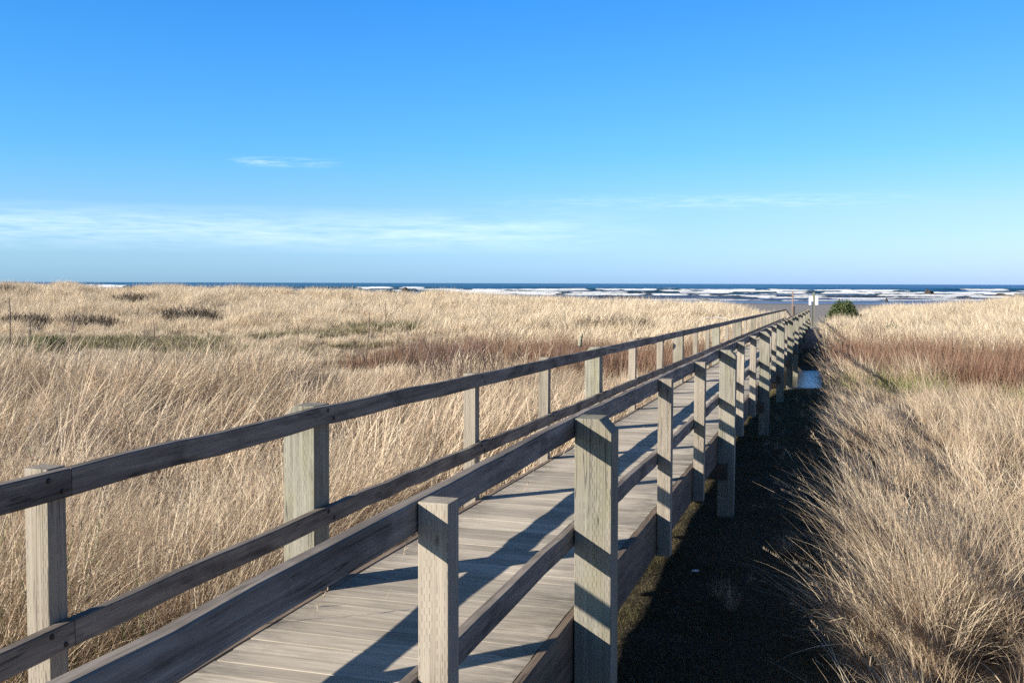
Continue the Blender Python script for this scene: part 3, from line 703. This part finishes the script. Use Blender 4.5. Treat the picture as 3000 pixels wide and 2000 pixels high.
shrub('bare_shrub', 1700, 30, 1.7, 1.4, 75, M['twig'], 'bare grey brown shrub around the pale stump beyond the railing', bs, seed=23, spread=.2, twig=.022)
shrub('bare_shrub', 2560, 42, 1.0, 1.5, 40, M['twig'], 'bare thin reddish shrub in front of the dark green bush', None, seed=24, spread=.14, twig=.022)
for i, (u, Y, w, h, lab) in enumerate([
    (470, 66, 3.4, .75, 'largest dark twig patch standing in for shade in the hollow of the left dunes'), (555, 63, 2.6, .7, 'dark twig patch standing in for shade at the right end of the largest one in the hollow'),  # these two fill in the shadow under the hollow's overhanging grass
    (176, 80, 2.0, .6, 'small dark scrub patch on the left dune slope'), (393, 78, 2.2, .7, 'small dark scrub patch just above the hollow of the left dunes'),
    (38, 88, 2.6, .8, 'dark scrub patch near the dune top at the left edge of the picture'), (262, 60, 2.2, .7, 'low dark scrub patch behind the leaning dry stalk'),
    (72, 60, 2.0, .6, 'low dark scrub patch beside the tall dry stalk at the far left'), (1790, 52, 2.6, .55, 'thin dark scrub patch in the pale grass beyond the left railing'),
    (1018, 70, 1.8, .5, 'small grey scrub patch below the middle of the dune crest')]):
    shrub('low_scrub', u, Y, w * 1.55, h * 1.6, 300, M['scrub'] if i > 1 else M['hollowshade'], lab, 'dark scrub patches in the left dunes', seed=60 + i, twig=.055, spread=.42)
shrub('low_scrub', 150, 44, 1.9, 1.0, 60, M['stalk'], 'dark green rounded hummock at the base of the leaning reddish stalk', leaf=1500, leafsize=.09, seed=77, spread=.6)
def broom(u, Y, h, n, label, seed, group='green broom stems in the left grass'):
    x, y = at(u, Y); root = tag(empty('green_stemmed_plant', (x, y, float(ground(x, y)))), label, 'plant', group)
    q = np.random.default_rng(seed)
    st = blades(n * 2, h * .6, h * 1.05, .14 * h, .012, .10, .14, seed, 8, azs=9, taper=1.2)
    v = st[0].reshape(n * 2, 9, 2, 3).mean(2); k = n * 130; i = q.integers(0, n * 2, k); f = q.uniform(1.5, 7.95, k); j = f.astype(int); fr = (f - j)[:, None]
    c = v[i, j] * (1 - fr) + v[i, np.minimum(j + 1, 8)] * fr
    lf = blades(k, .02, .055, 0, .006, .5, .2, seed + 1, 2, azs=9)
    lv = lf[0].reshape(k, -1, 3) + c[:, None]
    V, Fc, T, H = join([st]); mesh_obj('stems', V, Fc, M['broom'], root, True, {'tint': T, 'hgt': H})
    mesh_obj('leaves', lv.reshape(-1, 3), lf[1], M['broom'], root, False, {'tint': lf[2], 'hgt': lf[3] * 0 + 1})
broom(195, 5.7, 1.60, 3, 'clump of upright green stems in the grass above the near left rail', 41)
broom(14, 5.2, 1.32, 4, 'green stems at the left edge of the picture beside the rail', 42)
broom(548, 22, 1.45, 8, 'dark green spiky stalks standing above the far edge of the near grass', 43)
broom(580, 22.6, 1.40, 5, 'sparser green spiky stalks just right of the denser group', 44)
def stalk(u0, u1, Y, ztop_px, zbot_px, label, r=.012):
    x0, y0 = at(u0, Y); x1, y1 = at(u1, Y); zt = EYE - (ztop_px - 829.5) / FPX * Y; g = float(ground(x0, y0))
    mb = MB(); p0 = Vector((0, 0, -.05)); p1 = Vector((x1 - x0, .1, zt - g))
    mb.tube([p0.lerp(p1, i / 5) + Vector((.02 * math.sin(i * 2.1), 0, 0)) for i in range(6)], [r, r, r * .9, r * .8, r * .9, r * .5], 5, .4)
    o = mb.build('dry_stalk', M['stalk']); o.location = (x0, y0, g)
    tag(o, label, 'dry stalk', 'dry stalks standing in the left grass')
stalk(28, 24, 34, 872, 960, 'dark vertical dry stalk nearest the left edge of the picture', .022)
stalk(84, 82, 33, 930, 960, 'short upright pair-like dry stalk between two taller ones at left', .016)
stalk(180, 216, 34, 915, 960, 'reddish dry stalk leaning right beside the dark green hummock', .026)
stalk(396, 424, 33, 934, 960, 'thin pale stalk leaning right over the green swale', .014)
stalk(450, 447, 33, 940, 970, 'short pale upright stalk left of the green spiky stalks', .016)
stalk(866, 871, 33, 948, 975, 'short straw stalk at the right part of the green swale', .014)
stalk(1068, 1082, 30, 915, 955, 'pale dry stalk leaning right below the dune crest, lower one', .016)
stalk(1122, 1130, 40, 882, 905, 'pale dry stalk leaning right below the dune crest, upper one', .018)

# ------------------------------------------------------------------ driftwood, stumps, rocks
def log(name, u, Y, length, r, yaw, mat, label, group=None, seed=1, pitch=0.0, bend=.1, stubs=3, z=None, cat='driftwood'):
    q = random.Random(seed); x, y = at(u, Y); g = float(ground(x, y)) if z is None else z
    mb = MB(); pts = []; rad = []
    for i in range(9):
        f = i / 8; pts.append(Vector(((f - .5) * length, math.sin(f * 3) * bend * length * .5 + q.uniform(-1, 1) * r * .4, r * .8 + math.sin(f * math.pi) * bend * length * .35 + q.uniform(-1, 1) * r * .25)))
        rad.append(r * (1.15 - .55 * f) * q.uniform(.85, 1.12) * (.75 if i in (0, 8) else 1))
    mb.tube(pts, rad, 9, q.random())
    for k in range(stubs):
        i = q.randint(0, 7); d = Vector((q.uniform(-.5, .5), q.uniform(-.6, .6), q.uniform(.5, 1))).normalized() * length * q.uniform(.06, .14)
        mb.tube([pts[i], pts[i] + d * .6, pts[i] + d], [rad[i] * .55, rad[i] * .35, rad[i] * .15], 6, q.random())
    o = mb.build(name, mat, smooth=False); o.location = (x, y, g + .0); o.rotation_euler = (0, pitch, yaw)
    return tag(o, label, cat, group)
gl = 'driftwood logs on the beach'
log('driftwood_log', 2002, 140, 2.3, .28, .1, M['dkdrift'], 'dark driftwood log on the beach, farthest left of those by the railing', gl, 1, stubs=5)
log('driftwood_log', 2080, 128, 1.0, .26, -.1, M['dkdrift'], 'short dark humped driftwood piece between two longer beach logs', gl, 2, stubs=3)
log('driftwood_log', 2150, 112, 2.8, .13, .05, M['dkdrift'], 'long low dark driftwood log lying behind the grass crest', gl, 3, stubs=4)
log('driftwood_log', 2165, 108, 2.2, .12, -.05, M['drift'], 'pale driftwood log lying just in front of the long dark one', gl, 4, stubs=3)
log('driftwood_log', 2583, 125, 1.0, .20, 0, M['dkdrift'], 'small dark driftwood log on the beach above the right grass', gl, 5, stubs=2)
log('driftwood_log', 2253, 92, .55, .1, .6, M['drift'], 'pale crooked driftwood root at the end of the left grass crest', gl, 6, stubs=6, pitch=-.5)
log('driftwood_branch', 2098, 55, 1.6, .045, .06, M['drift'], 'bleached curved branch lying on the grass left of the boardwalk', None, 7, bend=.16, stubs=1, z=float(ground(*at(2098, 55))) + .55)
log('driftwood_log', 1903, 17.5, .5, .075, .1, M['rim'], 'grey weathered log end showing over the left railing', None, 8, bend=.05, stubs=2, z=.46, pitch=-.05)
log('stump', 1706, 29, .34, .055, .2, M['signpost'], 'pale broken stump standing among bare twigs beyond the railing', None, 9, pitch=-1.35, z=-.12, cat='stump')
log('stick', 2337, 27, .56, .010, HEAD * -1 - .0, M['drift'], 'thin pale pole lying across the shaded strip before the pool', None, 10, bend=.02, stubs=0, z=-1.25, cat='stick')
def rock(u, Y, w, h, label, seed, group='dark rocks in the surf'):
    q = random.Random(seed); bm = bmesh.new(); bmesh.ops.create_icosphere(bm, subdivisions=3, radius=1)
    for v in bm.verts:
        c = v.co.normalized(); f = 1 + .45 * (float(fbm(np.array([c.x * 2 + seed]), np.array([c.z * 2 + c.y]), seed)[0]) - .5) * 2
        v.co = Vector((c.x * w / 2 * f, c.y * w / 3 * f, c.z * h * f))
    me = bpy.data.meshes.new('surf_rock'); bm.to_mesh(me); bm.free(); me.materials.append(M['dkdrift'])
    o = bpy.data.objects.new('surf_rock', me); COL.objects.link(o); x, y = at(u, Y); o.location = (x, y, -3.5); tag(o, label, 'rock', group)
rock(2720, 480, 4.5, 2.6, 'small dark rock in the surf above the right grass, left of the others', 1)
rock(2931, 400, 7.5, 1.6, 'long low dark rock in the surf near the right grass crest', 2)
rock(2985, 385, 5, 1.3, 'dark rock in the surf at the right edge of the picture', 3)
rock(1187, 520, 4.5, 2.4, 'dark rock in the surf over the left dune crest', 4)
rock(1143, 470, 6.5, 1.6, 'low dark rock in the surf left of the rock over the dune crest', 5)
rock(2596, 300, .8, .9, 'tiny dark lump standing in the shallow wash', 6)

# ------------------------------------------------------------------ sign and poles
def box_obj(name, w, d, h, mat, parent, loc, tilt=0):
    mb = MB(); c = .004
    mb.loft([[(a, b, z) for a, b in chamfer_rect(w, d, min(c, d / 3))] for z in (0, h)], .5)
    o = mb.build(name, mat, parent); o.location = loc; o.rotation_euler = (0, tilt, 0); return o
xs, ys = at(2383, 76); g = float(ground(xs, ys))
zt = EYE - (855 - 831) / FPX * 76
sg = tag(empty('beach_sign', (xs, ys, g)), 'white two-panel sign on a wooden post where the path meets the beach', 'sign')
box_obj('post', .13, .10, zt - g + .3, M['signpost'], sg, (0, 0, -.3))
zp = EYE - (893 - 832) / FPX * 76 - g
for dx, w in ((-.20, .33), (.19, .27)):
    p = box_obj('panel', w, .02, .60, M['white'], sg, (dx + .0, -.02, zp))
    bolt(p, (0, -.012, .52), (0, -1, 0), .012); bolt(p, (0, -.012, .08), (0, -1, 0), .012)
xp, yp = at(2321, 75); g = float(ground(xp, yp)); zt = EYE - (850 - 831) / FPX * 75
tag(box_obj('wooden_pole', .075, .075, zt - g + .3, M['pole'], None, (xp, yp, g - .3)), 'tall thin reddish pole at the end of the left railing', 'pole')
xp, yp = at(2326, 74); g = float(ground(xp, yp)); zt = EYE - (896 - 831) / FPX * 74
tag(box_obj('wooden_post', .10, .10, zt - g + .3, M['dkdrift'], None, (xp, yp, g - .3)), 'short dark post standing right beside the tall thin pole', 'post')
# litter on the strip
mb = MB(); mb.loft([[(math.cos(a) * r, math.sin(a) * r * .6, z) for a in [i * math.pi / 4 for i in range(8)]] for r, z in ((.030, 0), (.036, .006), (.02, .014))], .5)
o = mb.build('shell', M['white']); x, y = at(2047, 8.45); o.location = (x, y, float(ground(x, y)) + .045); tag(o, 'small white shell lying on the shaded grass strip', 'shell')

# ------------------------------------------------------------------ light and sky
EL = R_(22.3); AZ = R_(61)                 # light travels AZ clockwise from +Y
Ld = Vector((math.sin(AZ) * math.cos(EL), math.cos(AZ) * math.cos(EL), -math.sin(EL)))
sl = bpy.data.lights.new('sun', 'SUN'); sl.energy = 5.0; sl.angle = R_(.53); sl.color = (1.0, .945, .86)
so = bpy.data.objects.new('sun', sl); COL.objects.link(so); so.rotation_euler = Ld.to_track_quat('-Z', 'Y').to_euler()
w = bpy.data.worlds.new('World'); sc.world = w; w.use_nodes = True; nt = w.node_tree; nt.nodes.clear()
class WN(NT):
    def __init__(s): s.t = nt
W = WN()
sky = W.n('ShaderNodeTexSky', sky_type='NISHITA'); sky.sun_disc = False; sky.sun_elevation = EL; sky.sun_rotation = math.atan2(-Ld.x, -Ld.y)
sky.air_density = 1.0; sky.dust_density = .35; sky.ozone_density = 1.6; sky.altitude = 0
gd = W.n('ShaderNodeTexCoord').outputs['Generated']; sx = W.n('ShaderNodeSeparateXYZ', inp={0: gd})
az = W.math('ARCTAN2', sx.outputs[0], sx.outputs[1]); el = W.math('ARCSINE', sx.outputs[2])
azd = W.math('MULTIPLY', az, 57.2958); eld = W.math('MULTIPLY', el, 57.2958)
sat = W.n('ShaderNodeHueSaturation', inp={'Hue': .5, 'Saturation': 1.25, 'Value': 1.0, 'Color': sky.outputs[0]}).outputs[0]
ec = W.ramp(W.math('DIVIDE', eld, 60.0), [(0, (.60/4, 1.13/4, 2.50/4)), (.033, (.70/4, 1.16/4, 2.12/4)), (.067, (.70/4, 1.15/4, 1.95/4)), (.12, (.48/4, 1.17/4, 1.95/4)), (.27, (.27/4, 1.13/4, 2.15/4)), (.45, (.26/4, .50/4, .80/4)), (1, (.26/4, .42/4, .60/4))])
sat = W.mix(1.0, sky.outputs[0], ec, 'MULTIPLY')
sat = W.mix(1.0, sat, (4.0, 4.0, 4.0), 'MULTIPLY')
sat = W.mix(1.0, sat, W.ramp(W.math('ADD', W.math('DIVIDE', azd, 60.0), .5), [(0, (1.0, 1.0, 1.0)), (.06, (.98, 1.0, .97)), (.5, (.98, .96, .97)), (.94, (1.06, .865, .93)), (1, (1.06, .865, .93))]), 'MULTIPLY')
def band(v, a, b, c, d):
    return W.math('MULTIPLY', W.rng(v, a, b), W.rng(v, d, c))
vec = W.n('ShaderNodeCombineXYZ', inp={0: W.math('MULTIPLY', azd, .13), 1: W.math('MULTIPLY', eld, 1.5), 2: 0.0}).outputs[0]
wis = W.noise(vec, 1.0, 6, .6, .4)
wis2 = W.noise(W.n('ShaderNodeCombineXYZ', inp={0: W.math('MULTIPLY', azd, .55), 1: W.math('MULTIPLY', eld, 6.0), 2: 3.0}).outputs[0], 1.0, 6, .65, .6)
m1 = W.math('MULTIPLY', W.math('MULTIPLY', band(azd, -60, -40, 0, 9), band(eld, 1.5, 2.6, 3.1, 4.2)), W.rng(W.math('ADD', W.math('MULTIPLY', wis, .65), W.math('MULTIPLY', wis2, .35)), 0.36, .60, .02, .44))
m2 = W.math('MULTIPLY', W.math('MULTIPLY', band(azd, -15.6, -14.6, -11, -9.2), band(eld, 6.15, 6.4, 6.5, 6.8)), W.rng(wis2, .42, .62, 0, .30))
m3 = W.math('MULTIPLY', W.math('MULTIPLY', band(azd, -3, 7, 15, 24), band(eld, 3.9, 4.4, 4.5, 5.0)), W.rng(wis2, .40, .62, 0, .22))
cl = W.math('ADD', W.math('ADD', m1, m2), m3, clamp=True)
cm = W.mix(cl, sat, (9.5, 11.2, 13.0))
bg = W.n('ShaderNodeBackground', inp={'Color': cm, 'Strength': .060})
ow = W.n('ShaderNodeOutputWorld'); nt.links.new(bg.outputs[0], ow.inputs[0])

# ------------------------------------------------------------------ camera
cd = bpy.data.cameras.new('camera'); cd.sensor_width = 36; cd.lens = 36.0 * FPX / 3000; cd.clip_start = .05; cd.clip_end = 60000
co = bpy.data.objects.new('camera', cd); COL.objects.link(co)
co.matrix_world = Matrix(((CR.x, CU.x, -FW.x, 0), (CR.y, CU.y, -FW.y, 0), (CR.z, CU.z, -FW.z, EYE), (0, 0, 0, 1)))
sc.camera = co
sc.view_settings.view_transform = 'Standard'; sc.view_settings.look = 'None'; sc.view_settings.exposure = .92; sc.view_settings.gamma = 1
sc.cycles.max_bounces = 6; sc.cycles.transparent_max_bounces = 4
try: sc.cycles.use_denoising = False
except Exception: pass
